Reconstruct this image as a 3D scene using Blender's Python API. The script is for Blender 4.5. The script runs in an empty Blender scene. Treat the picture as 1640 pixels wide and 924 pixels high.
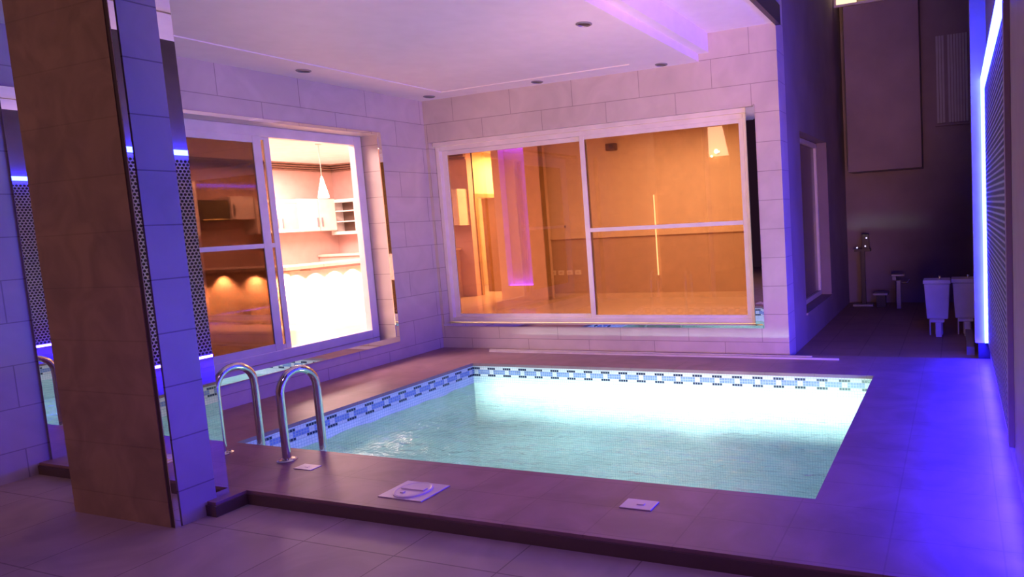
import bpy, bmesh, math, random
from mathutils import Vector, Matrix
import numpy as np

# ------------------------------------------------------------------ camera, world, exposure
scene = bpy.context.scene
COL = scene.collection
random.seed(7)

PX, PY, FOC = 1107.8882, 447.5191, 1097.2688
cam_data = bpy.data.cameras.new('camera')
cam_data.sensor_fit = 'HORIZONTAL'
cam_data.sensor_width = 36.0
cam_data.lens = FOC / 1640 * 36.0
cam_data.shift_x = -(PX - 820) / 1640
cam_data.shift_y = (PY - 462) / 1640
cam_data.clip_start = 0.05
cam = bpy.data.objects.new('camera', cam_data)
COL.objects.link(cam)
R_ = Vector((0.93195516, 0.35825188, -0.05581367))
U_ = Vector((0.01873506, 0.10614945, 0.99417367))
F_ = Vector((-0.36208918, 0.92757096, -0.09221465))
cam.matrix_world = Matrix(((R_.x, U_.x, -F_.x, 6.07204256), (R_.y, U_.y, -F_.y, -6.81869076),
                           (R_.z, U_.z, -F_.z, 1.47568768), (0, 0, 0, 1)))
scene.camera = cam

scene.view_settings.view_transform = 'Standard'
scene.view_settings.look = 'None'
scene.view_settings.gamma = 1.0
scene.view_settings.use_curve_mapping = False
scene.view_settings.exposure = 0.0
scene.cycles.use_denoising = True
scene.cycles.max_bounces = 8
scene.cycles.transparent_max_bounces = 12
scene.cycles.sample_clamp_indirect = 4.0
scene.cycles.caustics_reflective = False
scene.cycles.caustics_refractive = False

world = bpy.data.worlds.new('night_sky')
scene.world = world
world.use_nodes = True
bg = world.node_tree.nodes['Background']
bg.inputs[0].default_value = (0.50, 0.19, 0.44, 1)
bg.inputs[1].default_value = 0.032


def lamp(name, kind, loc, power, color, target=None, size=0.3, size_y=None, spot=None, radius=0.05):
    d = bpy.data.lights.new(name, kind)
    d.energy = power
    d.color = color
    if kind == 'AREA':
        d.size = size
        if size_y:
            d.shape = 'RECTANGLE'
            d.size_y = size_y
    else:
        d.shadow_soft_size = radius
    if kind == 'SPOT' and spot:
        d.spot_size = spot
        d.spot_blend = 0.6
    o = bpy.data.objects.new(name, d)
    o.location = loc
    if target is not None:
        v = Vector(target) - Vector(loc)
        o.rotation_euler = v.to_track_quat('-Z', 'Y').to_euler()
    COL.objects.link(o)
    return o


POOL_C = (0.86, 1.0, 0.92)
KIT_C = (1.0, 0.66, 0.56)
LIV_C = (1.0, 0.83, 0.52)
# unseen fill spots added for ceiling, walls and floor; entry lamp behind the viewer
lamp('ceiling_fill', 'SPOT', (6.0, -5.0, 0.7), 470, (1.0, 0.50, 0.44), (2.5, -1.6, 2.95), spot=1.12, radius=0.3)  # added spot that tints and brightens the ceiling, no real fitting
lamp('back_wall_fill', 'SPOT', (6.0, -5.0, 0.7), 680, (1.0, 0.47, 0.34), (3.4, 0.0, 2.0), spot=1.05, radius=0.3)  # added warm fill for the back wall
lamp('passage_fill', 'SPOT', (5.3, -2.5, 6.2), 90, (0.75, 0.43, 1.0), (5.2, 3.9, 4.2), spot=0.62, radius=0.3)  # added fill to lift the overhang and passage end wall
led_floor = lamp('led_floor_wash', 'AREA', (6.30, -2.0, 0.135), 165, (0.012, 0.008, 1.0), (5.95, -2.0, -0.1), size=0.04, size_y=4.0)
led_floor.rotation_euler = (0, math.radians(54), 0)
lamp('lower_floor_fill', 'SPOT', (4.8, -5.7, 3.5), 165, (0.40, 0.18, 1.0), (4.3, -5.0, 0), spot=1.8, radius=0.15)  # added violet fill over the lower floor and front deck
lamp('entry_lamp', 'AREA', (0.6, -8.6, 3.2), 38, (1.0, 0.5, 0.3), (0.8, -4.5, 0.2), size=0.8)
# underwater light bar on the near wall, beaming at the far wall, and a floor light
pool_bar = lamp('pool_lamp', 'AREA', (3.22, -3.428, -0.60), 25, POOL_C, (3.22, -0.8, -0.30), size=4.2, size_y=0.08)
pool_bar.data.spread = math.radians(17)
lamp('pool_lamp', 'POINT', (3.1, -2.3, -1.05), 40, POOL_C, radius=0.15)
# kitchen and living room ceiling light
lamp('kitchen_light', 'AREA', (-5.9, 2.6, 2.98), 420, KIT_C, (-5.9, 2.6, 0), size=2.2)
lamp('kitchen_front_light', 'AREA', (-2.3, -2.4, 2.98), 360, (1.0, 0.68, 0.60), (-2.0, -2.2, 0), size=2.0)
lamp('living_light', 'AREA', (1.8, 2.6, 3.0), 420, LIV_C, (1.8, 2.6, 0), size=2.4)
lamp('hall_light', 'AREA', (-2.7, 6.4, 3.0), 900, (1.0, 0.78, 0.36), (-2.9, 6.4, 0), size=1.0)
lamp('doorway_light', 'POINT', (-4.6, 6.3, 1.8), 420, (1.0, 0.85, 0.55), radius=0.15)


# ------------------------------------------------------------------ materials
def new_mat(name):
    m = bpy.data.materials.new(name)
    m.use_nodes = True
    nt = m.node_tree
    for n in list(nt.nodes):
        if n.type not in ('OUTPUT_MATERIAL', 'BSDF_PRINCIPLED'):
            nt.nodes.remove(n)
    return m, nt, nt.nodes['Principled BSDF'], nt.nodes['Material Output']


def plain(name, color, rough=0.5, metal=0.0, noise=0.06, scale=6.0, bump=0.0, bscale=40, spec=0.5, emit=None, estr=0):
    m, nt, b, out = new_mat(name)
    tc = nt.nodes.new('ShaderNodeTexCoord')
    nz = nt.nodes.new('ShaderNodeTexNoise')
    nz.inputs['Scale'].default_value = scale
    nz.inputs['Detail'].default_value = 5
    nt.links.new(tc.outputs['Object'], nz.inputs['Vector'])
    rp = nt.nodes.new('ShaderNodeValToRGB')
    rp.color_ramp.elements[0].position = 0.3
    rp.color_ramp.elements[1].position = 0.7
    rp.color_ramp.elements[0].color = tuple(max(0, c * (1 - noise)) for c in color) + (1,)
    rp.color_ramp.elements[1].color = tuple(min(1, c * (1 + noise)) for c in color) + (1,)
    nt.links.new(nz.outputs[0], rp.inputs[0])
    nt.links.new(rp.outputs[0], b.inputs['Base Color'])
    b.inputs['Roughness'].default_value = rough
    b.inputs['Metallic'].default_value = metal
    b.inputs['Specular IOR Level'].default_value = spec
    if bump:
        n2 = nt.nodes.new('ShaderNodeTexNoise')
        n2.inputs['Scale'].default_value = bscale
        nt.links.new(tc.outputs['Object'], n2.inputs['Vector'])
        bp = nt.nodes.new('ShaderNodeBump')
        bp.inputs['Strength'].default_value = bump
        bp.inputs['Distance'].default_value = 0.01
        nt.links.new(n2.outputs[0], bp.inputs['Height'])
        nt.links.new(bp.outputs[0], b.inputs['Normal'])
    if emit:
        b.inputs['Emission Color'].default_value = tuple(emit) + (1,)
        b.inputs['Emission Strength'].default_value = estr
    return m


def tiled(name, axes, w, h, off, c1, c2, mortar, msize=0.004, rough=0.35, offset=0.5, vein=0.12, vscale=2.5, bump=0.25, spec=0.5):
    """Stone cladding: axes picks the two object axes the joints run along."""
    m, nt, b, out = new_mat(name)
    tc = nt.nodes.new('ShaderNodeTexCoord')
    sp = nt.nodes.new('ShaderNodeSeparateXYZ')
    nt.links.new(tc.outputs['Object'], sp.inputs[0])
    cb = nt.nodes.new('ShaderNodeCombineXYZ')
    for i, a in enumerate(axes):
        ad = nt.nodes.new('ShaderNodeMath')
        ad.operation = 'ADD'
        ad.inputs[1].default_value = off[i] + 40 * (w if i == 0 else 2 * h)
        nt.links.new(sp.outputs[a], ad.inputs[0])
        nt.links.new(ad.outputs[0], cb.inputs[i])
    bk = nt.nodes.new('ShaderNodeTexBrick')
    bk.offset = offset
    bk.offset_frequency = 2
    bk.squash = 1.0
    bk.inputs['Color1'].default_value = tuple(c1) + (1,)
    bk.inputs['Color2'].default_value = tuple(c2) + (1,)
    bk.inputs['Mortar'].default_value = tuple(mortar) + (1,)
    bk.inputs['Scale'].default_value = 1.0
    bk.inputs['Mortar Size'].default_value = msize
    bk.inputs['Mortar Smooth'].default_value = 0.1
    bk.inputs['Bias'].default_value = 0.0
    bk.inputs['Brick Width'].default_value = w
    bk.inputs['Row Height'].default_value = h
    nt.links.new(cb.outputs[0], bk.inputs['Vector'])
    nz = nt.nodes.new('ShaderNodeTexNoise')
    nz.inputs['Scale'].default_value = vscale
    nz.inputs['Detail'].default_value = 8
    nz.inputs['Distortion'].default_value = 1.2
    nt.links.new(tc.outputs['Object'], nz.inputs['Vector'])
    mx = nt.nodes.new('ShaderNodeMix')
    mx.data_type = 'RGBA'
    mx.blend_type = 'MULTIPLY'
    mx.inputs[0].default_value = 1.0
    rp = nt.nodes.new('ShaderNodeValToRGB')
    rp.color_ramp.elements[0].position = 0.35
    rp.color_ramp.elements[1].position = 0.65
    v = 1 - vein
    rp.color_ramp.elements[0].color = (v, v, v, 1)
    rp.color_ramp.elements[1].color = (1, 1, 1, 1)
    nt.links.new(nz.outputs[0], rp.inputs[0])
    nt.links.new(bk.outputs['Color'], mx.inputs[6])
    nt.links.new(rp.outputs[0], mx.inputs[7])
    nt.links.new(mx.outputs[2], b.inputs['Base Color'])
    b.inputs['Roughness'].default_value = rough
    b.inputs['Specular IOR Level'].default_value = spec
    bp = nt.nodes.new('ShaderNodeBump')
    bp.inputs['Strength'].default_value = bump
    bp.inputs['Distance'].default_value = 0.004
    bp.invert = True
    nt.links.new(bk.outputs['Fac'], bp.inputs['Height'])
    nt.links.new(bp.outputs[0], b.inputs['Normal'])
    return m


def emitter(name, color, strength):
    m, nt, b, out = new_mat(name)
    nt.nodes.remove(b)
    e = nt.nodes.new('ShaderNodeEmission')
    e.inputs[0].default_value = tuple(color) + (1,)
    e.inputs[1].default_value = strength
    nt.links.new(e.outputs[0], out.inputs[0])
    return m


def glass_mat(name, tint, gloss=0.06):
    m, nt, b, out = new_mat(name)
    nt.nodes.remove(b)
    t = nt.nodes.new('ShaderNodeBsdfTransparent')
    t.inputs[0].default_value = tuple(tint) + (1,)
    g = nt.nodes.new('ShaderNodeBsdfGlossy')
    g.inputs['Roughness'].default_value = 0.02
    g.inputs[0].default_value = (0.9, 0.9, 0.9, 1)
    lw = nt.nodes.new('ShaderNodeFresnel')
    lw.inputs[0].default_value = 1.45
    ml = nt.nodes.new('ShaderNodeMath')
    ml.operation = 'MULTIPLY_ADD'
    ml.inputs[1].default_value = 0.8
    ml.inputs[2].default_value = gloss * 0.3
    nt.links.new(lw.outputs[0], ml.inputs[0])
    mix = nt.nodes.new('ShaderNodeMixShader')
    nt.links.new(ml.outputs[0], mix.inputs[0])
    nt.links.new(t.outputs[0], mix.inputs[1])
    nt.links.new(g.outputs[0], mix.inputs[2])
    nt.links.new(mix.outputs[0], out.inputs[0])
    return m


def water_mat():
    m, nt, b, out = new_mat('pool_water')
    nt.nodes.remove(b)
    N = nt.nodes.new
    tc = N('ShaderNodeTexCoord')
    mp = N('ShaderNodeMapping')
    mp.inputs['Scale'].default_value = (1.0, 2.2, 1.0)
    nt.links.new(tc.outputs['Object'], mp.inputs[0])
    nz = N('ShaderNodeTexNoise')
    nz.inputs['Scale'].default_value = 5.5
    nz.inputs['Detail'].default_value = 4
    nz.inputs['Distortion'].default_value = 0.6
    nt.links.new(mp.outputs[0], nz.inputs['Vector'])
    bp = N('ShaderNodeBump')
    bp.inputs['Strength'].default_value = 0.9
    bp.inputs['Distance'].default_value = 0.05
    nt.links.new(nz.outputs[0], bp.inputs['Height'])
    tr = N('ShaderNodeBsdfTransparent')
    tr.inputs[0].default_value = (0.70, 0.97, 0.92, 1)
    tl = N('ShaderNodeBsdfTranslucent')
    tl.inputs[0].default_value = (0.56, 0.88, 0.92, 1)
    nt.links.new(bp.outputs[0], tl.inputs['Normal'])
    gl = N('ShaderNodeBsdfGlossy')
    gl.inputs['Roughness'].default_value = 0.06
    nt.links.new(bp.outputs[0], gl.inputs['Normal'])
    m1 = N('ShaderNodeMixShader')
    m1.inputs[0].default_value = 0.26
    nt.links.new(tr.outputs[0], m1.inputs[1])
    nt.links.new(tl.outputs[0], m1.inputs[2])
    fr = N('ShaderNodeFresnel')
    fr.inputs[0].default_value = 1.33
    nt.links.new(bp.outputs[0], fr.inputs['Normal'])
    m2 = N('ShaderNodeMixShader')
    nt.links.new(fr.outputs[0], m2.inputs[0])
    nt.links.new(m1.outputs[0], m2.inputs[1])
    nt.links.new(gl.outputs[0], m2.inputs[2])
    nt.links.new(m2.outputs[0], out.inputs[0])
    return m


STONE1, STONE2, STONEM = (0.58, 0.50, 0.49), (0.61, 0.53, 0.52), (0.36, 0.30, 0.30)
M = {}
M['stone_x'] = tiled('stone_cladding_back', (0, 2), 0.825, 0.2935, (-3.75 + 0.825 * 5, -0.712 + 0.2935 * 4), STONE1, STONE2, STONEM, rough=0.4)
M['stone_y'] = tiled('stone_cladding_side', (1, 2), 0.825, 0.2935, (2.53, -0.712 + 0.2935 * 4), STONE1, STONE2, STONEM, rough=0.4)
M['stripe'] = tiled('pale_stone_stripe', (1, 2), 9.0, 0.2945, (4.5, -0.115), (0.42, 0.36, 0.39), (0.43, 0.37, 0.40), (0.22, 0.18, 0.2), rough=0.4)
M['brown'] = tiled('brown_stone', (0, 2), 4.0, 0.30, (2, -0.065), (0.36, 0.23, 0.17), (0.34, 0.22, 0.16), (0.29, 0.185, 0.13), rough=0.35, vein=0.3, vscale=3.5)
M['deck'] = tiled('deck_tile', (0, 1), 0.46, 0.29, (-2.55 + 0.46 * 6, 3.80), (0.29, 0.165, 0.205), (0.31, 0.175, 0.22), (0.25, 0.14, 0.175), rough=0.45, spec=0.3, offset=0.0, vein=0.25)
M['lower_floor'] = tiled('lower_floor_tile', (0, 1), 0.6, 0.6, (0.1, 0.2), (0.36, 0.27, 0.28), (0.38, 0.29, 0.30), (0.2, 0.14, 0.15), rough=0.5, offset=0.0, vein=0.2)
M['passage_floor'] = tiled('passage_tile', (0, 1), 0.4, 0.4, (0.1, 0.2), (0.34, 0.2, 0.16), (0.36, 0.22, 0.17), (0.2, 0.12, 0.1), rough=0.5, offset=0.0)
M['plaster'] = plain('ceiling_plaster', (0.86, 0.78, 0.82), 0.6, noise=0.03)
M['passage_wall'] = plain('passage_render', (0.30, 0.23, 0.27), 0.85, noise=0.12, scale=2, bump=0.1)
M['dark'] = plain('dark_trim', (0.05, 0.03, 0.035), 0.4)
M['riser'] = plain('shaded_riser', (0.10, 0.06, 0.06), 0.4)  # colour darkened to hold the shade of a face turned from the light
M['white_frame'] = plain('white_aluminium', (0.76, 0.70, 0.72), 0.35)
M['mirror'] = plain('mirror_strip', (0.86, 0.84, 0.84), 0.012, metal=1.0, noise=0.0)
M['chrome'] = plain('polished_steel', (0.72, 0.70, 0.72), 0.12, metal=1.0, noise=0.02)
M['bronze_glass'] = glass_mat('bronze_glass', (0.52, 0.40, 0.34))
M['smoked_glass'] = glass_mat('smoked_glass', (0.50, 0.42, 0.37))
M['water'] = water_mat()
M['mosaic_x'] = tiled('pool_mosaic_x', (0, 2), 0.025, 0.025, (0, 0), (0.80, 0.87, 0.90), (0.90, 0.93, 0.95), (0.45, 0.58, 0.68), msize=0.0016, rough=0.25, offset=0.0)
M['mosaic_y'] = tiled('pool_mosaic_y', (1, 2), 0.025, 0.025, (0, 0), (0.80, 0.87, 0.90), (0.90, 0.93, 0.95), (0.45, 0.58, 0.68), msize=0.0016, rough=0.25, offset=0.0)
M['mosaic_z'] = tiled('pool_mosaic_floor', (0, 1), 0.025, 0.025, (0, 0), (0.42, 0.68, 0.76), (0.52, 0.76, 0.82), (0.34, 0.52, 0.62), msize=0.0016, rough=0.3, offset=0.0)
M['t_white'] = plain('tile_white', (0.80, 0.80, 0.84), 0.2)
M['t_navy'] = plain('tile_navy', (0.02, 0.025, 0.07), 0.2)
M['t_blue'] = plain('tile_blue', (0.22, 0.30, 0.62), 0.2, noise=0.2, scale=40)
M['grout'] = plain('tile_grout', (0.55, 0.56, 0.6), 0.7)
M['led'] = emitter('blue_led', (0.013, 0.021, 1.0), 86)
M['led_purple'] = emitter('violet_led', (0.13, 0.035, 1.0), 40)
M['honey'] = plain('honeycomb_metal', (0.62, 0.55, 0.55), 0.45, metal=0.0)
M['honey_shade'] = plain('honeycomb_cup_shade', (0.07, 0.055, 0.06), 0.5)  # cup walls and bottoms coloured dark in place of shade
M['panel_wall'] = plain('panel_wall_paint', (0.42, 0.30, 0.32), 0.6)
M['surround'] = plain('white_surround', (0.72, 0.66, 0.70), 0.55)
M['bin'] = plain('white_plastic', (0.72, 0.68, 0.72), 0.4)
M['grey_metal'] = plain('grey_metal', (0.3, 0.28, 0.32), 0.4, metal=0.5)
M['cover'] = plain('pale_cover_plastic', (0.66, 0.58, 0.62), 0.4, noise=0.1)
M['int_wall'] = plain('kitchen_wall_paint', (0.62, 0.41, 0.39), 0.6)
M['liv_wall'] = plain('living_wall_paint', (0.72, 0.54, 0.38), 0.55)
M['liv_low'] = plain('living_lower_wall', (0.55, 0.37, 0.25), 0.4)
M['yellow'] = plain('hall_wall_paint', (0.85, 0.72, 0.42), 0.6)
M['int_floor'] = plain('polished_floor', (0.62, 0.46, 0.36), 0.18)
M['int_ceil'] = plain('kitchen_ceiling', (0.88, 0.82, 0.82), 0.6)
M['cornice'] = plain('brown_cornice', (0.30, 0.18, 0.15), 0.5)
M['cabinet'] = plain('white_lacquer', (0.80, 0.72, 0.70), 0.3)
M['cab_inside'] = plain('cabinet_inside', (0.16, 0.10, 0.08), 0.6)
M['frosted'] = plain('frosted_panel', (0.66, 0.46, 0.40), 0.3)
M['oven'] = plain('dark_oven_glass', (0.07, 0.05, 0.05), 0.2)
M['worktop'] = plain('pale_worktop', (0.70, 0.55, 0.50), 0.25)
M['counter'] = plain('counter_panel', (0.80, 0.62, 0.50), 0.35, noise=0.25, scale=3)
M['door_wood'] = plain('brown_door_wood', (0.36, 0.22, 0.10), 0.5)
M['niche'] = plain('niche_paint', (0.80, 0.56, 0.42), 0.6)
M['socket'] = plain('white_socket', (0.85, 0.74, 0.6), 0.4)
M['speaker'] = plain('brown_speaker', (0.16, 0.07, 0.05), 0.5)
M['opal'] = plain('opal_glass', (0.9, 0.85, 0.8), 0.3, emit=(1, 0.85, 0.7), estr=3.0)
M['warm_glow'] = emitter('warm_glow', (1.0, 0.75, 0.4), 30)
M['streak_glow'] = emitter('streak_glow', (1.0, 0.62, 0.32), 9)
M['win_glow'] = emitter('lit_upper_window', (1.0, 0.72, 0.45), 1.6)
M['curtain_glow'] = emitter('lit_curtain', (0.5, 0.32, 0.2), 0.5)
M['tiny_glow'] = emitter('indicator_light', (0.7, 0.6, 1.0), 2.0)
M['dim_pane'] = plain('dim_window_pane', (0.16, 0.10, 0.12), 0.2)
M['louvre'] = plain('louvre_white', (0.5, 0.46, 0.52), 0.6)


# ------------------------------------------------------------------ mesh helpers
class MB:
    def __init__(self):
        self.v, self.f, self.mi = [], [], []

    def quad(self, pts, mi=0):
        n = len(self.v)
        self.v += [tuple(p) for p in pts]
        self.f.append(tuple(range(n, n + len(pts))))
        self.mi.append(mi)

    def box(self, x0, x1, y0, y1, z0, z1, mi=0):
        n = len(self.v)
        self.v += [(x0, y0, z0), (x1, y0, z0), (x1, y1, z0), (x0, y1, z0), (x0, y0, z1), (x1, y0, z1), (x1, y1, z1), (x0, y1, z1)]
        for q in ((0, 3, 2, 1), (4, 5, 6, 7), (0, 1, 5, 4), (1, 2, 6, 5), (2, 3, 7, 6), (3, 0, 4, 7)):
            self.f.append(tuple(n + i for i in q))
            self.mi.append(mi)
        return self

    def frustum(self, c, b, t, z0, z1, mi=0):
        n = len(self.v)
        for (hx, hy), z in ((b, z0), (t, z1)):
            self.v += [(c[0] - hx, c[1] - hy, z), (c[0] + hx, c[1] - hy, z), (c[0] + hx, c[1] + hy, z), (c[0] - hx, c[1] + hy, z)]
        for q in ((0, 3, 2, 1), (4, 5, 6, 7), (0, 1, 5, 4), (1, 2, 6, 5), (2, 3, 7, 6), (3, 0, 4, 7)):
            self.f.append(tuple(n + i for i in q))
            self.mi.append(mi)
        return self

    def lathe(self, c, prof, axis=2, seg=24, mi=0):
        """prof: list of (radius, height) along the axis."""
        n = len(self.v)
        for r, h in prof:
            for k in range(seg):
                a = 2 * math.pi * k / seg
                p = [r * math.cos(a), r * math.sin(a), h]
                if axis == 1:
                    p = [p[0], p[2], p[1]]
                elif axis == 0:
                    p = [p[2], p[0], p[1]]
                self.v.append((c[0] + p[0], c[1] + p[1], c[2] + p[2]))
        for i in range(len(prof) - 1):
            for k in range(seg):
                a, b = n + i * seg + k, n + i * seg + (k + 1) % seg
                self.f.append((a, b, b + seg, a + seg))
                self.mi.append(mi)
        self.f.append(tuple(n + k for k in reversed(range(seg))))
        self.mi.append(mi)
        self.f.append(tuple(n + (len(prof) - 1) * seg + k for k in range(seg)))
        self.mi.append(mi)
        return self

    def tube(self, path, r, seg=14, mi=0):
        path = [Vector(p) for p in path]
        n = len(self.v)
        ref = None
        for i, p in enumerate(path):
            t = (path[min(i + 1, len(path) - 1)] - path[max(i - 1, 0)]).normalized()
            if ref is None:
                ref = t.orthogonal().normalized()
            ref = (ref - t * ref.dot(t)).normalized()
            bn = t.cross(ref)
            for k in range(seg):
                a = 2 * math.pi * k / seg
                self.v.append(tuple(p + ref * (r * math.cos(a)) + bn * (r * math.sin(a))))
        for i in range(len(path) - 1):
            for k in range(seg):
                a, b = n + i * seg + k, n + i * seg + (k + 1) % seg
                self.f.append((a, b, b + seg, a + seg))
                self.mi.append(mi)
        self.f.append(tuple(n + k for k in reversed(range(seg))))
        self.mi.append(mi)
        self.f.append(tuple(n + (len(path) - 1) * seg + k for k in range(seg)))
        self.mi.append(mi)
        return self

    def build(self, name, mats, parent=None, bevel=0.0, smooth=False, loc=None):
        me = bpy.data.meshes.new(name)
        vv = self.v
        if loc is not None:
            vv = [(a - loc[0], b - loc[1], c - loc[2]) for a, b, c in vv]
        me.from_pydata(vv, [], self.f)
        if not isinstance(mats, (list, tuple)):
            mats = [mats]
        for m in mats:
            me.materials.append(m)
        me.polygons.foreach_set('material_index', self.mi)
        bm = bmesh.new()
        bm.from_mesh(me)
        bmesh.ops.recalc_face_normals(bm, faces=bm.faces)
        bm.to_mesh(me)
        bm.free()
        if smooth:
            me.polygons.foreach_set('use_smooth', [True] * len(me.polygons))
        me.update()
        o = bpy.data.objects.new(name, me)
        if loc is not None:
            o.location = loc
        COL.objects.link(o)
        if parent is not None:
            o.parent = parent
            off, q = Vector((0, 0, 0)), parent
            while q is not None:
                off += q.location
                q = q.parent
            o.location = (Vector(loc) if loc is not None else Vector((0, 0, 0))) - off
        if bevel:
            b = o.modifiers.new('edge', 'BEVEL')
            b.width = bevel
            b.segments = 2
            b.limit_method = 'ANGLE'
        if smooth:
            try:
                w = o.modifiers.new('auto_smooth', 'EDGE_SPLIT')
                w.split_angle = math.radians(40)
            except Exception:
                pass
        return o


def tag(o, label=None, cat=None, group=None, kind=None):
    for k, v in (('label', label), ('category', cat), ('group', group), ('kind', kind)):
        if v:
            o[k] = v
    return o


def thing(name, label, cat, loc, group=None):
    o = bpy.data.objects.new(name, None)
    o.empty_display_size = 0.1
    o.location = loc
    COL.objects.link(o)
    return tag(o, label, cat, group)


def struct(name, mb, mat, label, cat, **kw):
    return tag(mb.build(name, mat, **kw), label, cat, kind='structure')


def copy_thing(o, loc, label, group):
    c = o.copy()
    COL.objects.link(c)
    c.location = loc
    c['label'] = label
    c['group'] = group
    for ch in list(o.children):
        k = ch.copy()
        COL.objects.link(k)
        k.parent = c
        for g in list(ch.children):
            q = g.copy()
            COL.objects.link(q)
            q.parent = k
    return c


# ------------------------------------------------------------------ key dimensions
H, HP = 3.05, 3.323          # soffit and raised ceiling
XS = 3.621                   # right edge of the soffit
W = 4.445                    # outer corner of the back wall
RX = 6.343                   # plane of the honeycomb wall
XA, XB, YC, YD = 1.066, 5.383, -0.777, -3.471   # pool
YE = -4.117                  # step edge
LOW = -0.081                 # lower floor
WT = 0.34                    # left wall thickness
BT = 0.30                    # back wall thickness
LY0, LY1, LZ0, LZ1 = -0.759, -3.30, 0.269, 2.579
BX0, BX1, BZ0, BZ1 = 0.045, 4.182, 0.278, 2.546
ICE = 3.12                   # ceiling height indoors

# ------------------------------------------------------------------ floors
m = MB()
ov_ = 0.012
m.box(-0.02, XA + ov_, YE, 0, -0.03, 0)
m.box(XB - ov_, RX + 0.3, YE, 0, -0.03, 0)
m.box(XA + ov_, XB - ov_, YC - ov_, 0, -0.03, 0)
m.box(XA + ov_, XB - ov_, YE, YD + ov_, -0.03, 0)
m.box(XA, 2.10, -4.30, YE, -0.4, 0)
m.box(-0.02, RX + 0.3, YE, YE + 0.12, -0.4, -0.03)
struct('floor_deck', m, M['deck'], 'raised brown tiled deck around the lit pool', 'deck')
m = MB()
m.box(-0.3, 9.0, -12.0, YE + 0.003, -0.5, LOW)
struct('floor', m, M['lower_floor'], 'lower tiled floor one step below the pool deck', 'floor')
m = MB()
m.box(W - 0.1, 9.0, 0, 7.5, -0.5, LOW + 0.03)
struct('floor_passage', m, M['passage_floor'], 'dark brown floor of the side passage behind the deck', 'floor')
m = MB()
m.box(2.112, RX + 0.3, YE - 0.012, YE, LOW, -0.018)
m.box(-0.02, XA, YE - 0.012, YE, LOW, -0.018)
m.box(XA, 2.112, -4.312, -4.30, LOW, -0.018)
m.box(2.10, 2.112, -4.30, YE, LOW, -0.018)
struct('trim_1', m, M['riser'], 'riser of the step along the front edge of the deck, darkened for shade', 'step riser')

# ------------------------------------------------------------------ pool basin
T = 0.02
DEP = -1.25
m = MB()
m.box(XA - 0.2, XB + 0.2, YC, YC + 0.2, DEP - .2, -0.03)
m.box(XA - 0.2, XB + 0.2, YD - 0.2, YD, DEP - .2, -0.03)
basin = struct('wall_pool', m, M['mosaic_x'], 'pale mosaic tiled basin of the lit pool', 'pool basin')
m = MB()
m.box(XA - 0.2, XA, YD, YC, DEP - .2, -0.03)
m.box(XB, XB + 0.2, YD, YC, DEP - .2, -0.03)
m.build('end_wall', M['mosaic_y'], basin)
m = MB()
m.box(XA, XB, YD, YC, DEP - 0.2, DEP)
m.build('basin_floor', M['mosaic_z'], basin)


def tile_band(axis, a0, a1, plane, sgn):
    """Band of small tiles: rows pale / navy / blue-white / blue-white / navy, eight columns to a repeat."""
    m = MB()
    p = 0.025
    zt = -0.020
    g = 0.0018
    n = int(round((a1 - a0) / p))
    q = plane + sgn * 0.004
    q2 = plane + sgn * 0.0055

    def put(u0, u1, z0, z1, mi, pl):
        if axis == 'x':
            m.quad([(u0, pl, z0), (u1, pl, z0), (u1, pl, z1), (u0, pl, z1)], mi)
        else:
            m.quad([(pl, u0, z0), (pl, u1, z0), (pl, u1, z1), (pl, u0, z1)], mi)
    put(a0, a1, zt - 5 * p - 0.004, zt + 0.015, 3, q)
    for i in range(n):
        c = i % 8
        for r in range(5):
            mi = 0
            if c < 4:
                if r in (1, 4):
                    mi = 1
                elif r in (2, 3) and c in (0, 3):
                    mi = 2
            elif r in (2, 3):
                mi = 2
            put(a0 + i * p + g, a0 + (i + 1) * p - g, zt - (r + 1) * p + g, zt - r * p - g, mi, q2)
    return m


for ax, a0, a1, pl, s in (('x', XA, XB, YC, -1), ('x', XA, XB, YD, 1), ('y', YD, YC, XA, 1), ('y', YD, YC, XB, -1)):
    tile_band(ax, a0, a1, pl, s).build('tile_band', [M['t_white'], M['t_navy'], M['t_blue'], M['grout']], basin)

# water
nx, ny = 220, 150
WZ = -0.225
xs_ = np.linspace(XA + 0.0005, XB - 0.0005, nx)
ys_ = np.linspace(YD + 0.0005, YC - 0.0005, ny)
X, Y = np.meshgrid(xs_, ys_)
rng = np.random.RandomState(3)
Z = np.zeros_like(X)
for k in range(34):
    ang = rng.uniform(0, math.pi * 2)
    wl = rng.uniform(0.10, 0.75)
    Z += 0.0035 * wl * np.sin(2 * math.pi / wl * (X * math.cos(ang) * 0.7 + Y * math.sin(ang)) + rng.uniform(0, 6.28))
V = np.stack([X, Y, WZ + Z], -1).reshape(-1, 3)
idx = np.arange(nx * ny).reshape(ny, nx)
Fq = np.stack([idx[:-1, :-1], idx[:-1, 1:], idx[1:, 1:], idx[1:, :-1]], -1).reshape(-1, 4)
me = bpy.data.meshes.new('pool_water')
me.from_pydata([tuple(map(float, p)) for p in V], [], [tuple(map(int, q)) for q in Fq])
me.materials.append(M['water'])
me.polygons.foreach_set('use_smooth', [True] * len(me.polygons))
water = bpy.data.objects.new('pool_water', me)
COL.objects.link(water)
tag(water, 'glowing turquoise rippled water filling the pool', 'water', kind='stuff')

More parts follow.
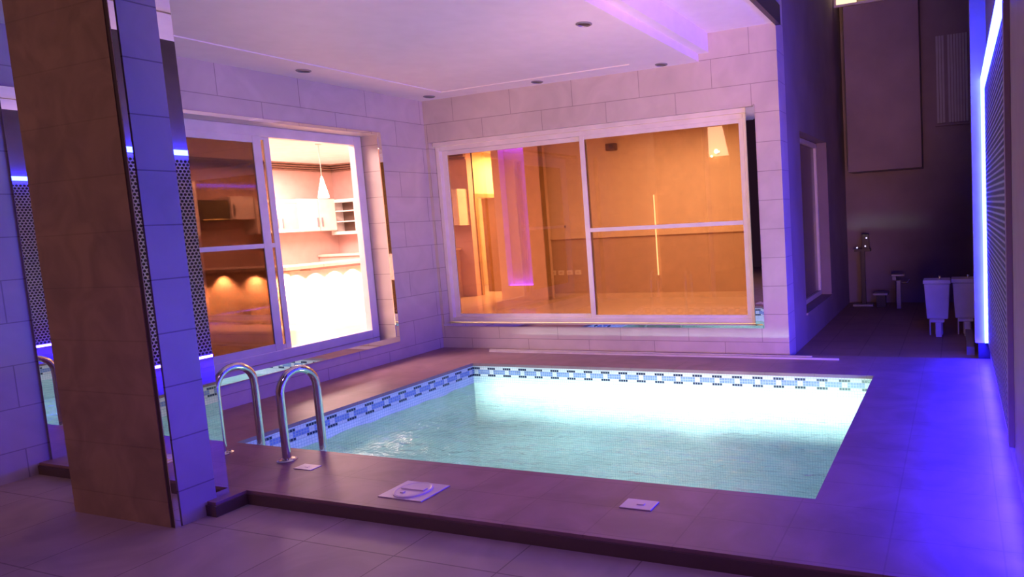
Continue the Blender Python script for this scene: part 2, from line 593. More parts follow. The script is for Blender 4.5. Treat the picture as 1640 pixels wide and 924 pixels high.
# underwater light fittings
t = thing('pool_light_bar', 'long underwater light bar on the near pool wall', 'pool light', (3.22, YD, -0.60))
MB().box(1.09, 5.36, YD + 0.001, YD + 0.03, -0.68, -0.56).build('housing', M['chrome'], t, bevel=0.008)
MB().box(1.12, 5.33, YD + 0.03, YD + 0.036, -0.66, -0.58).build('lens', M['opal'], t)
t = thing('pool_light', 'round light sunk in the pool floor', 'pool light', (2.9, -2.4, DEP))
MB().lathe((2.9, -2.4, DEP), [(0.13, 0.0), (0.13, 0.02), (0.10, 0.035)]).build('rim', M['chrome'], t)
MB().lathe((2.9, -2.4, DEP), [(0.098, 0.02), (0.095, 0.036), (0.05, 0.045)]).build('lens', M['opal'], t)

# ------------------------------------------------------------------ left wall with its window
m = MB()
m.box(-WT, 0, LY0, 0.0, -0.4, 4.2)
m.box(-WT, 0, -12.0, LY1, -0.5, 4.2)
m.box(-WT, 0, LY1, LY0, -0.4, LZ0)
m.box(-WT, 0, LY1, LY0, LZ1, 4.2)
struct('wall_left', m, M['stone_y'], 'pale stone clad wall with the open kitchen window', 'wall')

# ------------------------------------------------------------------ back wall with its window
m = MB()
m.box(-WT, BX0, 0, BT, -0.4, 4.2)
m.box(BX1, W, 0, BT, -0.4, 4.2)
m.box(BX0, BX1, 0, BT, -0.4, BZ0)
m.box(BX0, BX1, 0, BT, BZ1, 4.2)
struct('wall_back', m, M['stone_x'], 'pale stone clad wall behind the pool with the wide amber window', 'wall')


def ring(mb, plane_axis, u0, u1, z0, z1, p0, p1, w):
    """Rectangular frame of bars, thickness p0..p1 on plane_axis ('x' or 'y')."""
    def bx(a0, a1, b0, b1):
        if plane_axis == 'y':
            mb.box(a0, a1, p0, p1, b0, b1)
        else:
            mb.box(p0, p1, a0, a1, b0, b1)
    bx(u0, u0 + w, z0, z1)
    bx(u1 - w, u1, z0, z1)
    bx(u0 + w, u1 - w, z0, z0 + w)
    bx(u0 + w, u1 - w, z1 - w, z1)
    return mb


# left window (kitchen) --------------------------------------------------------
win1 = tag(ring(MB(), 'x', LY1, -0.765, LZ0 + 0.005, LZ1, -0.325, -0.235, 0.10).build('window_1', M['white_frame'], bevel=0.006),
           'white sliding kitchen window, right half open onto the bright kitchen', 'window', kind='structure')
# fixed sash in front
m = ring(MB(), 'x', LY1 + 0.09, -1.985, 0.36, 2.50, -0.262, -0.238, 0.085)
m.box(-0.262, -0.238, LY1 + 0.17, -2.07, 1.395, 1.44)
s = m.build('sash', M['white_frame'], win1, bevel=0.004)
MB().box(-0.252, -0.248, LY1 + 0.175, -2.07, 0.44, 1.396).box(-0.252, -0.248, LY1 + 0.175, -2.07, 1.439, 2.416).build('pane', M['smoked_glass'], s)
m = ring(MB(), 'x', LY1 + 0.14, -1.865, 0.36, 2.515, -0.302, -0.278, 0.06)
m.box(-0.302, -0.278, LY1 + 0.19, -1.92, 1.395, 1.44)
s = m.build('sash', M['white_frame'], win1, bevel=0.004)
MB().box(-0.292, -0.288, LY1 + 0.195, -1.92, 0.42, 1.396).box(-0.292, -0.288, LY1 + 0.195, -1.92, 1.439, 2.456).build('pane', M['smoked_glass'], s)
# mirror-faced trims and sill
MB().box(-0.23, 0.012, LY1, LY0, LZ0 - 0.005, LZ0 + 0.008).box(0.0, 0.012, LY1, LY0, LZ0 - 0.055, LZ0 - 0.005).build('mirror_sill', M['mirror'], win1)
MB().box(0.0, 0.012, LY0, LY0 + 0.045, LZ0 - 0.055, LZ1 + 0.03).build('mirror_trim', M['mirror'], win1)
MB().box(0.0, 0.010, LY1, LY0, LZ1, LZ1 + 0.03).build('mirror_trim', M['mirror'], win1)
MB().box(0.001, 0.02, -4.05, -3.93, 0.0, 2.62).build('mirror_trim', M['mirror'], win1)

# back window (living room) ----------------------------------------------------
FY0, FY1 = 0.10, 0.20
win2 = tag(ring(MB(), 'y', BX0 + 0.005, 4.085, BZ0 + 0.03, 2.50, FY0, FY1, 0.055).build('window_2', M['white_frame'], bevel=0.006),
           'wide white sliding window glowing amber in the wall behind the pool', 'window', kind='structure')
m = ring(MB(), 'y', BX0 + 0.06, 2.145, 0.335, 2.465, 0.155, 0.185, 0.07)
s = m.build('sash', M['white_frame'], win2, bevel=0.004)
MB().box(BX0 + 0.13, 2.076, 0.168, 0.172, 0.405, 2.396).build('pane', M['bronze_glass'], s)
m = ring(MB(), 'y', 2.085, 4.04, 0.335, 2.465, 0.115, 0.145, 0.06)
m.box(2.145, 3.98, 0.115, 0.145, 1.355, 1.40)
s = m.build('sash', M['white_frame'], win2, bevel=0.004)
MB().box(2.144, 3.981, 0.128, 0.132, 0.394, 1.356).box(2.144, 3.981, 0.128, 0.132, 1.399, 2.406).build('pane', M['bronze_glass'], s)
MB().box(4.088, BX1 - 0.002, 0.03, 0.10, BZ0 + 0.03, BZ1 - 0.002).build('mirror_trim', M['mirror'], win2)
MB().box(BX0, BX1, -0.012, 0.10, BZ0 - 0.004, BZ0 + 0.026).build('mirror_sill', M['mirror'], win2)
MB().box(BX1 - 0.004, BX1 + 0.012, -0.012, 0.03, BZ0 - 0.004, BZ1 + 0.01).build('mirror_trim', M['mirror'], win2)
MB().box(BX0 + 0.01, 4.085, 0.06, 0.10, 2.50, BZ1).build('head_rail', M['white_frame'], win2)

# ------------------------------------------------------------------ ceiling over the pool
YFRONT = -4.7
m = MB()
# raised centre, border band of the soffit, higher ceiling on the right
m.box(-0.0, XS, YFRONT, 0, H + 0.010, H + 0.28)
m.box(0.0, 0.56, YFRONT, 0, H, H + 0.010)
m.box(2.98, XS, YFRONT, 0, H, H + 0.010)
m.box(0.56, 2.98, -0.30, 0, H, H + 0.010)
m.box(XS, XS + 0.112, YFRONT, 0, H + 0.079, H + 0.273)
m.box(XS + 0.112, W, YFRONT, 0, HP, HP + 0.12)
struct('ceiling', m, M['plaster'], 'white plaster ceiling with stepped edge over the pool', 'ceiling')
m = MB()
m.box(W, W + 0.05, YFRONT, 0.0, HP - 0.03, HP + 0.16)
struct('trim_2', m, M['dark'], 'dark metal edge along the outer rim of the ceiling', 'trim')

# recessed downlights (off)
dl = None
spots = [(0.33, -1.905, H, 'unlit downlight in the ceiling above the kitchen window'),
         (0.296, -0.20, H, 'unlit downlight in the ceiling corner where the two stone walls meet'),
         (1.762, -0.152, H, 'unlit downlight above the left part of the amber window'),
         (3.257, -0.13, H, 'unlit downlight above the amber window, beside the ceiling step'),
         (3.325, -1.834, H, 'unlit downlight out in the ceiling, nearest the viewer along the step')]
for x, y, z, lb in spots:
    if dl is None:
        dl = thing('downlight', lb, 'ceiling light', (x, y, z), 'recessed ceiling downlights')
        MB().lathe((x, y, z), [(0.066, 0.002), (0.066, -0.006), (0.055, -0.012), (0.050, -0.004), (0.050, 0.002)]).build('bezel', M['grey_metal'], dl)
        MB().lathe((x, y, z), [(0.049, 0.001), (0.049, -0.003), (0.02, -0.0035)]).build('lens', M['dark'], dl)
    else:
        copy_thing(dl, (x, y, z), lb, 'recessed ceiling downlights')

# ------------------------------------------------------------------ stone pillar on the lower floor
PB0, PB1 = -4.478, -4.165
m = MB()
m.box(1.11, 1.985, PB0, PB0 + 0.03, LOW, 3.6)
m.box(1.11, 2.008, PB0 + 0.03, PB1, LOW, 3.6)
pil = struct('pillar', m, M['brown'], 'square pillar with brown stone front standing on the lower floor', 'pillar')
MB().box(2.008, 2.028, -4.442, -4.246, LOW, 3.6).build('stone_stripe', M['stripe'], pil)
MB().box(1.987, 2.012, PB0 + 0.004, -4.4425, LOW, 3.6).build('edge_trim', M['dark'], pil)
MB().box(2.012, 2.020, PB0 + 0.004, -4.4425, LOW, 3.6).build('mirror_strip', M['mirror'], pil)
MB().box(2.009, 2.020, -4.2455, PB1, LOW, 3.6).build('mirror_strip', M['mirror'], pil)

# ------------------------------------------------------------------ right wall with honeycomb feature panel
m = MB()
m.box(RX, RX + 0.25, -12.0, 0.3, -0.5, 5.5)
m.box(RX + 0.05, RX + 0.25, 0.3, 7.0, -0.5, 5.5)
struct('wall_right', m, M['panel_wall'], 'tall dark wall on the right holding the honeycomb panel', 'wall')
m = MB()
m.box(6.212, RX, 0.0, 0.25, 0.15, 5.5)
struct('trim_3', m, M['surround'], 'pale return beside the blue light strip on the right', 'wall return')
m = MB()
m.box(6.24, RX, 0.06, 0.25, LOW + 0.03, 0.15)
struct('trim_4', m, M['dark'], 'dark recessed plinth under the pale return', 'plinth')

# honeycomb panel: hexagonal cups in a sheet
def honeycomb(y0, y1, z0, z1, x, r=0.0255, depth=0.016):
    v, f = [], []
    dy, dz = r * math.sqrt(3), r * 1.5
    rows = int((z1 - z0) / dz)
    cols = int((y1 - y0) / dy)
    for j in range(rows):
        for i in range(cols):
            cy = y0 + dy * (i + 0.5 + 0.5 * (j % 2))
            cz = z0 + dz * (j + 0.66)
            n = len(v)
            for rr, xx in ((r, x), (r * 0.70, x), (r * 0.55, x + depth)):
                for k in range(6):
                    a = math.pi / 6 + k * math.pi / 3
                    v.append((xx, cy + rr * math.cos(a), cz + rr * math.sin(a)))
            for ringi in (0, 1):
                for k in range(6):
                    a, b = n + ringi * 6 + k, n + ringi * 6 + (k + 1) % 6
                    f.append((a, b, b + 6, a + 6))
            f.append(tuple(n + 12 + k for k in range(6)))
    return v, f


hp = thing('honeycomb_panel', 'large honeycomb textured panel framed by the blue light strip on the right wall', 'wall panel', (RX, -1.3, 0.15))
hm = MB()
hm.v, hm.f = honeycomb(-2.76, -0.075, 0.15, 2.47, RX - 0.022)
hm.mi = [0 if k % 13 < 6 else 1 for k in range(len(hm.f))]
hm.build('honeycomb_sheet', [M['honey'], M['honey_shade']], hp)
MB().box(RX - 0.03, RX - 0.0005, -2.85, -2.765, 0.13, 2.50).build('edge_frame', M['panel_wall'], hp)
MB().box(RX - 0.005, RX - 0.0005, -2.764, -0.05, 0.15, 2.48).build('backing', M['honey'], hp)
ls = thing('led_strip', 'glowing blue light strip running up and over the honeycomb panel', 'light strip', (RX, -0.02, 0.15))
MB().box(RX - 0.05, RX - 0.002, -0.034, -0.002, 0.155, 2.56).build('side_strip', M['led'], ls)
MB().box(RX - 0.05, RX - 0.002, -2.80, -0.034, 2.505, 2.56).build('top_strip', M['led'], ls)

# ------------------------------------------------------------------ side passage on the right
PYF = 4.25
m = MB()
m.box(W - 0.28, W, BT, 0.92, -0.5, 4.2)
m.box(W - 0.28, W, 2.62, 7.0, -0.5, 4.2)
m.box(W - 0.28, W, 0.92, 2.62, -0.5, 0.29)
m.box(W - 0.28, W, 0.92, 2.62, 2.36, 4.2)
m.box(W - 0.28, W - 0.0, 0.0, 7.0, 4.2, 8.5)
m.box(-0.3, W - 0.28, 0.0, 0.3, 4.2, 8.5)
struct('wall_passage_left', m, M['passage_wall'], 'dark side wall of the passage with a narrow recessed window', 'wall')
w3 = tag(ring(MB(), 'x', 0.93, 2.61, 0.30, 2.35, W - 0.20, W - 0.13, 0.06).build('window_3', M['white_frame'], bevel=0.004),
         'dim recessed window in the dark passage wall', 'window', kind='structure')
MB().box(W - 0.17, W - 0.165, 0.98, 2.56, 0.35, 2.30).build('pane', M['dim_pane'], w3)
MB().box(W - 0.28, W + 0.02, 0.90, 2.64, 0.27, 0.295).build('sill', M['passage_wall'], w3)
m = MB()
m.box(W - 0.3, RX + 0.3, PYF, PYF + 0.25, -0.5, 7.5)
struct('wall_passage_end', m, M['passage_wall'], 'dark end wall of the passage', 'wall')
m = MB()
m.box(4.58, 5.62, 3.66, PYF, 1.99, 7.0)
struct('wall_overhang', m, M['passage_wall'], 'boxed out upper wall hanging over the end of the passage', 'wall')
w4 = tag(ring(MB(), 'y', 4.46, 5.17, 4.38, 5.3, 3.62, 3.66, 0.03).build('window_4', M['white_frame']), 'small lit window at the top of the passage end wall', 'window', kind='structure')
MB().box(4.49, 4.78, 3.645, 3.65, 4.41, 5.27).build('pane', M['win_glow'], w4)
MB().box(4.78, 5.14, 3.645, 3.65, 4.41, 5.27).build('curtain', M['curtain_glow'], w4)
lv = thing('louvre_panel', 'pale ribbed panel hung high on the passage end wall', 'louvre', (6.03, PYF, 2.6))
m = MB()
for k in range(11):
    x0 = 5.83 + k * 0.04
    if k != 3:
        m.box(x0, x0 + 0.03, PYF - 0.06, PYF - 0.02, 2.64, 3.90)
m.build('ribs', M['louvre'], lv)
MB().box(5.80, 6.29, PYF - 0.03, PYF - 0.001, 2.60, 3.94).build('backing', M['passage_wall'], lv)


def make_bin(x, y, z):
    t = thing('pedestal_bin', '', 'bin', (x, y, z), 'white bins in the passage')
    m = MB()
    m.frustum((x, y), (0.115, 0.10), (0.14, 0.125), z + 0.19, z + 0.60)
    m.build('body', M['bin'], t, bevel=0.012)
    MB().frustum((x, y), (0.152, 0.138), (0.148, 0.133), z + 0.60, z + 0.645).build('lid', M['bin'], t, bevel=0.008)
    MB().lathe((x + 0.03, y, z + 0.645), [(0.012, 0), (0.012, 0.02), (0.018, 0.025), (0.018, 0.035)], seg=12).build('knob', M['chrome'], t)
    m = MB()
    m.box(x - 0.03, x + 0.055, y - 0.05, y + 0.05, z, z + 0.19)
    m.box(x - 0.09, x - 0.075, y - 0.09, y - 0.075, z, z + 0.19)
    m.build('foot', M['bin'], t, bevel=0.006)
    MB().box(x - 0.08, x + 0.075, y - 0.22, y - 0.09, z + 0.17, z + 0.20).box(x - 0.02, x + 0.045, y - 0.21, y - 0.12, z, z + 0.17).build('pedal', M['bin'], t, bevel=0.006)
    return t


b0 = make_bin(5.845, 1.55, LOW + 0.03)
b0['label'] = 'white tapered bin in the passage, standing clear of the blue strip'
copy_thing(b0, (6.15, 1.62, LOW + 0.03), 'white tapered bin partly hidden behind the pale return by the blue strip', 'white bins in the passage')
# low kerb by the right wall
m = MB()
m.box(6.14, 6.212, 0.4, 2.1, LOW + 0.03, 0.03)
struct('trim_5', m, M['passage_wall'], 'low kerb along the right side of the passage', 'kerb')
# standpipe
sp_ = thing('standpipe', 'grey standpipe with a flat head at the end of the passage', 'standpipe', (5.26, 3.6, LOW + 0.03))
MB().box(5.225, 5.29, 3.57, 3.63, LOW + 0.03, 0.37).build('post', M['grey_metal'], sp_, bevel=0.005)
MB().box(5.16, 5.345, 3.54, 3.66, 0.43, 0.46).box(5.17, 5.23, 3.56, 3.64, 0.37, 0.43).build('head', M['grey_metal'], sp_, bevel=0.004)
MB().tube([(5.29, 3.6, 0.33), (5.38, 3.6, 0.33), (5.41, 3.6, 0.36), (5.41, 3.6, 0.38)], 0.014).build('tap', M['chrome'], sp_)
# dark stand with tiny lights
st = thing('control_stand', 'dark slim stand with tiny lights in the passage corner', 'stand', (4.72, 3.9, LOW + 0.03))
MB().box(4.69, 4.75, 3.87, 3.93, LOW + 0.03, 0.79).build('post', M['dark'], st)
MB().box(4.60, 4.84, 3.84, 3.96, 0.79, 0.83).build('tray', M['dark'], st)
MB().box(4.72, 4.82, 3.87, 3.95, 0.83, 1.05).build('control_box', M['dark'], st)
MB().box(4.56, 4.86, 3.82, 3.98, LOW + 0.03, LOW + 0.06).build('base', M['grey_metal'], st)
for x, z in ((4.786, 0.993), (4.765, 0.870)):
    MB().lathe((x, 3.868, z), [(0.012, 0.0), (0.010, -0.004)], axis=1, seg=10).build('indicator', M['tiny_glow'], st)
MB().lathe((4.642, 3.87, 0.85), [(0.010, -0.02), (0.010, 0.02)], axis=1, seg=10).build('indicator', M['tiny_glow'], st)
lb_ = thing('storage_block', 'low grey slab lying beside the standpipe', 'slab', (4.98, 3.8, LOW + 0.03))
MB().box(4.88, 5.09, 3.7, 3.95, 0.13, 0.165).build('top', M['grey_metal'], lb_, bevel=0.004)
MB().box(4.92, 5.05, 3.75, 3.9, LOW + 0.03, 0.13).build('base', M['dark'], lb_)

# ------------------------------------------------------------------ pool ladder
ld = thing('pool_ladder', 'polished steel pool ladder with two arched handrails', 'ladder', (1.55, -3.53, 0))
for x in (1.245, 1.868):
    p = [(x, -3.665, 0.0), (x, -3.665, 0.2), (x, -3.665, 0.42)]
    for k in range(1, 16):
        a = math.pi * k / 16
        p.append((x, -3.525 - 0.14 * math.cos(a), 0.445 + 0.145 * math.sin(a)))
    p += [(x, -3.385, 0.42), (x, -3.385, 0.1), (x, -3.385, -0.4), (x, -3.385, -1.0)]
    hr = MB().tube(p, 0.026, 18).build('handrail', M['chrome'], ld, smooth=True)
    MB().lathe((x, -3.665, 0.0), [(0.062, 0.0), (0.062, 0.006), (0.05, 0.014), (0.03, 0.02)], seg=24).build('flange', M['chrome'], hr)
for z in (-0.38, -0.65, -0.92):
    MB().box(1.245, 1.868, -3.41, -3.34, z, z + 0.025).build('step', M['chrome'], ld)

# ------------------------------------------------------------------ deck fittings
sk = thing('skimmer_cover', 'round skimmer lid in a square frame on the front deck', 'deck cover', (3.15, -3.88, 0))
MB().box(3.00, 3.31, -4.00, -3.77, 0, 0.005).build('frame', M['cover'], sk)
m = MB()
m.lathe((3.15, -3.885, 0.005), [(0.108, 0), (0.108, 0.006), (0.10, 0.009), (0.092, 0.006), (0.0905, 0.006)], seg=40)
m.build('lid', M['cover'], sk)
MB().box(3.07, 3.23, -3.895, -3.86, 0.011, 0.018).box(3.11, 3.13, -3.945, -3.925, 0.011, 0.016).build('lid_handle', M['cover'], sk)
cp = thing('cover_plate', 'small square plate on the front deck, catching blue light', 'deck cover', (4.51, -3.745, 0))
MB().box(4.42, 4.60, -3.80, -3.69, 0, 0.006).build('plate', M['cover'], cp, bevel=0.002)
MB().box(4.50, 4.54, -3.755, -3.735, 0.006, 0.010).build('grip', M['cover'], cp)
fp = thing('floor_plate', 'small pale plate on the deck beside the ladder foot', 'deck cover', (2.13, -3.73, 0))
MB().box(2.06, 2.21, -3.775, -3.69, 0, 0.004).build('plate', M['cover'], fp, bevel=0.0015)
MB().box(2.12, 2.15, -3.742, -3.726, 0.004, 0.006).build('grip', M['cover'], fp)
mp_ = thing('edge_profile', 'long pale metal strip lying on the deck below the amber window', 'metal strip', (2.9, -0.18, 0))
MB().box(0.86, 4.98, -0.215, -0.195, 0, 0.018).build('rail', M['cover'], mp_)
MB().box(0.80, 4.70, -0.135, -0.115, 0, 0.018).build('rail', M['cover'], mp_)

# ------------------------------------------------------------------ rooms indoors
KX, KY, YX, LYW = -7.55, 5.30, -3.68, 4.80
m = MB()
m.box(KX - 0.2, -WT, -4.6, 9.0, -0.3, 0.0)
m.box(-WT, W - 0.28, BT, 9.0, -0.3, 0.0)
struct('floor_indoor', m, M['int_floor'], 'polished floor of the kitchen and living room', 'floor')
m = MB()
m.box(KX - 0.2, -WT, -4.6, 9.0, ICE, ICE + 0.2)
m.box(-WT, W - 0.28, BT, 9.0, ICE, ICE + 0.2)
struct('ceiling_indoor', m, M['int_ceil'], 'white ceiling of the kitchen seen through the open window', 'ceiling')
m = MB()
m.box(KX - 0.2, KX, -4.6, KY, 0, ICE)
m.box(KX - 0.2, YX, KY, KY + 0.2, 0, ICE)
m.box(KX, -WT, -4.8, -4.6, 0, ICE)
struct('wall_kitchen', m, M['int_wall'], 'pinkish kitchen walls behind the cabinets', 'wall')
m = MB()
d = 0.06
for i in range(4):
    zz = ICE - 0.045 * i
    e = 0.16 - 0.04 * i
    m.box(KX, KX + e, -4.6, KY, zz - 0.03, zz)
    m.box(KX, YX, KY - e, KY, zz - 0.03, zz)
struct('trim_6', m, M['cornice'], 'brown stepped cornice around the kitchen ceiling', 'cornice')
# hall wall with doorway
D0, D1, DZ = 5.46, 6.27, 2.22
m = MB()
m.box(YX - 0.36, YX, KY + 0.2, D0, 0, ICE)
m.box(YX - 0.36, YX, D1, 9.0, 0, ICE)
m.box(YX - 0.36, YX, D0, D1, DZ, ICE)
m.box(-5.6, -5.4, KY + 0.2, 8.0, 0, ICE)
m.box(-5.4, YX - 0.2, 7.8, 8.0, 0, ICE)
m.box(YX, -1.2, 8.8, 9.0, 0, ICE)
struct('wall_hall', m, M['yellow'], 'bright yellow hall wall with the doorway', 'wall')
dr = tag(MB().box(YX - 0.37, YX + 0.02, D0, D0 + 0.085, 0, DZ).box(YX - 0.37, YX + 0.02, D1 - 0.085, D1, 0, DZ).box(YX - 0.37, YX + 0.02, D0 + 0.085, D1 - 0.085, DZ - 0.085, DZ).build('door_1', M['door_wood']),
         'brown framed doorway in the yellow hall wall', 'door', kind='structure')
# living wall with dado
m = MB()
m.box(-1.75, W - 0.28, LYW, LYW + 0.2, 1.24, ICE)
m.box(-2.40, -2.2, LYW, 9.0, 0, ICE)
m.box(W - 0.3, W - 0.28, BT, LYW, 0, ICE)
lw = struct('wall_living', m, M['liv_wall'], 'plain amber wall of the living room seen through the wide window', 'wall')
MB().box(-1.75, W - 0.28, LYW + 0.005, LYW + 0.2, 0, 1.16).build('lower_panel', M['liv_low'], lw)
MB().box(-1.6, W - 0.28, LYW - 0.03, LYW + 0.2, 1.16, 1.205).box(-1.6, W - 0.28, LYW - 0.015, LYW + 0.2, 1.205, 1.24).build('dado_rail', M['liv_wall'], lw)
MB().box(-1.6, W - 0.28, LYW - 0.02, LYW + 0.005, 0, 0.09).build('skirting', M['liv_wall'], lw)
# lit niche column
NY = 4.55
nc = thing('niche_column', 'tall amber column with a violet lit niche in the living room', 'niche', (-1.93, NY, 0))
m = MB()
m.box(-2.47, -2.30, NY, NY + 0.25, 0.0, ICE)
m.box(-1.71, -1.39, NY, NY + 0.25, 0.0, ICE)
m.box(-2.30, -1.71, NY, NY + 0.25, 0.0, 0.29)
m.box(-2.30, -1.71, NY, NY + 0.25, 3.03, ICE)
m.build('column', M['niche'], nc)
MB().box(-2.30, -1.71, NY + 0.18, NY + 0.25, 0.29, 3.03).build('back_panel', M['niche'], nc)
MB().box(-1.725, -1.712, NY + 0.06, NY + 0.16, 0.31, 3.01).box(-2.29, -1.73, NY + 0.05, NY + 0.16, 0.292, 0.305).box(-2.29, -1.73, NY + 0.05, NY + 0.16, 3.01, 3.028).build('violet_strip', M['led_purple'], nc)
MB().box(-1.388, -1.37, NY + 0.005, NY + 0.13, 0, ICE).build('edge_trim', M['door_wood'], nc)

# sockets
s0 = None
for k in range(4):
    x = -1.40 + k * 0.19
    lb = ('white socket plate in the living room, nearest the niche column', 'second white socket plate from the niche column',
          'third white socket plate from the niche column', 'white socket plate in the living room, fourth from the niche column')[k]
    if s0 is None:
        s0 = thing('wall_socket', lb, 'socket', (x, LYW, 0.5), 'wall sockets in the living room')
        MB().box(x - 0.065, x + 0.065, LYW - 0.008, LYW + 0.005, 0.46, 0.55).build('plate', M['socket'], s0, bevel=0.003)
        MB().box(x - 0.03, x + 0.03, LYW - 0.012, LYW - 0.008, 0.485, 0.525).build('socket_face', M['liv_wall'], s0)
    else:
        copy_thing(s0, (x, LYW, 0.5), lb, 'wall sockets in the living room')
sw = thing('wall_switch', 'small switch plate with dark button above the dado rail', 'switch', (-1.05, LYW, 1.4))
MB().box(-1.22, -0.98, LYW - 0.008, LYW, 1.36, 1.44).build('plate', M['liv_wall'], sw)
MB().box(-1.06, -1.03, LYW - 0.014, LYW - 0.008, 1.385, 1.425).build('button', M['speaker'], sw)
sb = thing('wall_speaker', 'small brown box high on the amber living room wall', 'speaker', (0.085, LYW, 2.84))
MB().box(0.0, 0.20, LYW - 0.11, LYW, 2.77, 2.90).build('body', M['speaker'], sb, bevel=0.012)
MB().lathe((0.12, LYW - 0.11, 2.84), [(0.045, 0), (0.045, -0.006), (0.03, -0.01)], axis=1, seg=20).build('speaker_cone', M['dark'], sb)
ws = thing('wall_light', 'small bright warm lamp high on the amber wall', 'wall light', (2.17, LYW, 2.57))
MB().lathe((2.17, LYW, 2.57), [(0.04, 0), (0.04, -0.015), (0.015, -0.02), (0.015, -0.07)], axis=1, seg=16).build('bracket', M['chrome'], ws)
MB().lathe((2.17, LYW - 0.07, 2.575), [(0.012, 0.0), (0.032, -0.012), (0.04, -0.035), (0.032, -0.058), (0.008, -0.07)], axis=1, seg=16).build('bulb', M['warm_glow'], ws)
MB().lathe((2.07, LYW - 0.05, 2.50), [(0.008, 0.0), (0.02, -0.012), (0.02, -0.03), (0.006, -0.04)], axis=1, seg=12).build('side_bulb', M['warm_glow'], ws)
wl_ = thing('reflection_streak', 'slim glowing streak imitating a reflection in the amber window glass', 'wall light', (0.9, LYW, 1.1))
MB().box(0.885, 0.905, LYW - 0.045, LYW - 0.03, 0.42, 1.90).build('tube', M['streak_glow'], wl_)  # added glowing bar that stands in for a reflection in the glass

# kitchen furniture --------------------------------------------------------------
CX, CY = -4.48, 1.52
ct = thing('kitchen_counter', 'L shaped kitchen counter with brightly lit pale front', 'counter', (-5.2, 1.8, 0))
m = MB()
m.box(-7.0, CX, CY, CY + 0.18, 0, 0.93)
m.box(CX - 0.18, CX, CY + 0.18, 4.5, 0, 0.93)
m.build('front_panel', M['counter'], ct)
m = MB()
m.box(-7.1, CX + 0.28, CY - 0.28, CY + 0.45, 0.95, 1.01)
m.box(CX - 0.45, CX + 0.28, CY + 0.45, 4.6, 0.95, 1.01)
m.build('worktop', M['worktop'], ct, bevel=0.01)
m = MB()
m.box(-7.0, CX + 0.02, CY - 0.26, CY + 0.4, 0.92, 0.95)
m.box(CX - 0.4, CX + 0.24, CY + 0.2, 4.5, 0.91, 0.95)
m.build('underside', M['cornice'], ct)
for x in (-6.95, -6.13, -5.32, -4.62):
    lamp('counter_spot', 'SPOT', (x, CY - 0.2, 0.89), 420, (1.0, 0.62, 0.34), (x, CY + 0.02, 0.35), spot=2.2, radius=0.03)
for y in (1.62, 2.0, 2.4, 2.8, 3.2, 3.6, 4.0):
    lamp('counter_spot', 'SPOT', (CX + 0.14, y, 0.90), 150, (1.0, 0.8, 0.66), (CX - 0.02, y, 0.2), spot=1.9, radius=0.02)


def wall_cabinet(name, y0, y1, z0, z1, label, doors=2, glass=False):
    x0, x1 = KX + 0.001, KX + 0.35
    t = thing(name, label, 'kitchen cabinet', (x0, (y0 + y1) / 2, z0), 'wall cabinets in the kitchen')
    MB().box(x0, x1, y0, y1, z0, z1).build('body', M['cabinet'], t)
    w = (y1 - y0) / doors
    for k in range(doors):
        a, b = y0 + k * w + 0.006, y0 + (k + 1) * w - 0.006
        if glass:
            dd = ring(MB(), 'x', a, b, z0 + 0.01, z1 - 0.01, x1, x1 + 0.022, 0.055).build('door', M['cabinet'], t)
            MB().box(x1 + 0.004, x1 + 0.012, a + 0.05, b - 0.05, z0 + 0.06, z1 - 0.06).build('door_panel', M['frosted'], dd)
        else:
            dd = MB().box(x1, x1 + 0.022, a, b, z0 + 0.01, z1 - 0.01).build('door', M['cabinet'], t, bevel=0.004)
        hy = (b - 0.05) if (k == 0 and doors == 2) else (a + 0.05)
        MB().box(x1 + 0.022, x1 + 0.05, hy - 0.011, hy + 0.011, z0 + 0.10, z0 + 0.30).build('handle', M['grey_metal'], dd)
    return t


wall_cabinet('wall_cabinet', 3.05, 4.075, 1.60, 2.30, 'white kitchen cabinet with framed pinkish doors beside the window frame', 2, True)
wall_cabinet('wall_cabinet', 4.09, 4.98, 1.60, 2.32, 'plain white kitchen cabinet with two doors below the pendant lamp', 2)
wall_cabinet('wall_cabinet', 2.55, 3.03, 1.90, 2.36, 'short white kitchen cabinet behind the bronze glass, right of the dark oven', 1)
wall_cabinet('wall_cabinet', 1.50, 1.93, 1.60, 2.64, 'tall white kitchen cabinet behind the bronze glass, left of the dark oven', 1)
ov = thing('wall_oven', 'dark oven unit on the kitchen wall behind the bronze glass', 'oven', (KX, 2.24, 1.9))
MB().box(KX + 0.001, KX + 0.34, 1.95, 2.53, 1.88, 2.29).build('body', M['oven'], ov, bevel=0.006)
MB().box(KX + 0.34, KX + 0.36, 2.0, 2.50, 1.905, 1.93).build('handle', M['chrome'], ov)
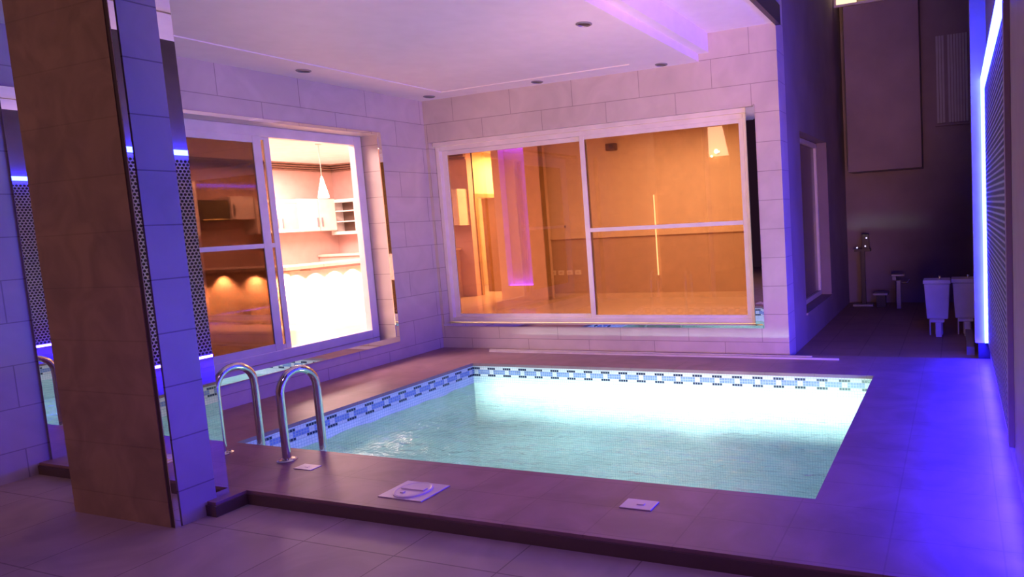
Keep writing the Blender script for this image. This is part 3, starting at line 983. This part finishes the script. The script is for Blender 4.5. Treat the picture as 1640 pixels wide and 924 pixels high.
# open glass cabinet on the adjoining wall
gc = thing('glass_cabinet', 'white open framed corner cabinet with shelves', 'kitchen cabinet', (-7.0, KY, 1.5))
GX0, GX1, GZ0, GZ1, GYF = -7.36, -6.55, 1.50, 2.30, KY - 0.33
m = ring(MB(), 'y', GX0, GX1, GZ0, GZ1, GYF, KY - 0.001, 0.07)
m.build('carcass', M['cabinet'], gc)
MB().box(GX0 + 0.07, GX1 - 0.07, KY - 0.02, KY - 0.002, GZ0 + 0.07, GZ1 - 0.07).build('back_panel', M['cab_inside'], gc)
for z in (1.78, 2.02):
    MB().box(GX0 + 0.07, GX1 - 0.07, GYF + 0.01, KY - 0.02, z, z + 0.025).build('shelf', M['cabinet'], gc)
wall2 = thing('tall_cabinet', 'white cabinet on the kitchen end wall, seen through the amber window', 'kitchen cabinet', (-3.9, KY, 1.55))
MB().box(-4.35, -3.72, KY - 0.32, KY - 0.001, 1.55, 2.32).build('body', M['cabinet'], wall2)
dd = MB().box(-4.34, -3.73, KY - 0.342, KY - 0.32, 1.56, 2.31).build('door', M['cabinet'], wall2, bevel=0.004)
MB().box(-4.30, -4.28, KY - 0.37, KY - 0.342, 1.65, 1.85).build('handle', M['grey_metal'], dd)
bc = thing('back_counter', 'pale worktop along the kitchen end wall', 'counter', (-6.0, KY - 0.3, 0))
MB().box(KX + 0.02, -4.0, KY - 0.62, KY - 0.001, 1.02, 1.07).build('worktop', M['worktop'], bc)
MB().box(KX + 0.02, -4.05, KY - 0.58, KY - 0.001, 0, 1.02).build('base_units', M['int_wall'], bc)
# pendant lamp
pn = thing('pendant_lamp', 'white bell shaped pendant lamp hanging in the kitchen', 'pendant lamp', (-4.5, 2.37, ICE))
px, py = -4.5, 2.37
MB().lathe((px, py, ICE), [(0.05, 0), (0.05, -0.02), (0.01, -0.03)], seg=16).build('ceiling_rose', M['cabinet'], pn)
MB().tube([(px, py, ICE - 0.02), (px, py, 2.52)], 0.006, 8).build('cord', M['cabinet'], pn)
MB().lathe((px, py, 0), [(0.012, 2.55), (0.026, 2.50), (0.042, 2.42), (0.066, 2.32), (0.088, 2.22), (0.094, 2.17), (0.088, 2.165)], seg=28).build('lamp_shade', M['opal'], pn, smooth=True)
lamp('pendant_bulb', 'POINT', (px, py, 2.10), 20, KIT_C, radius=0.05)
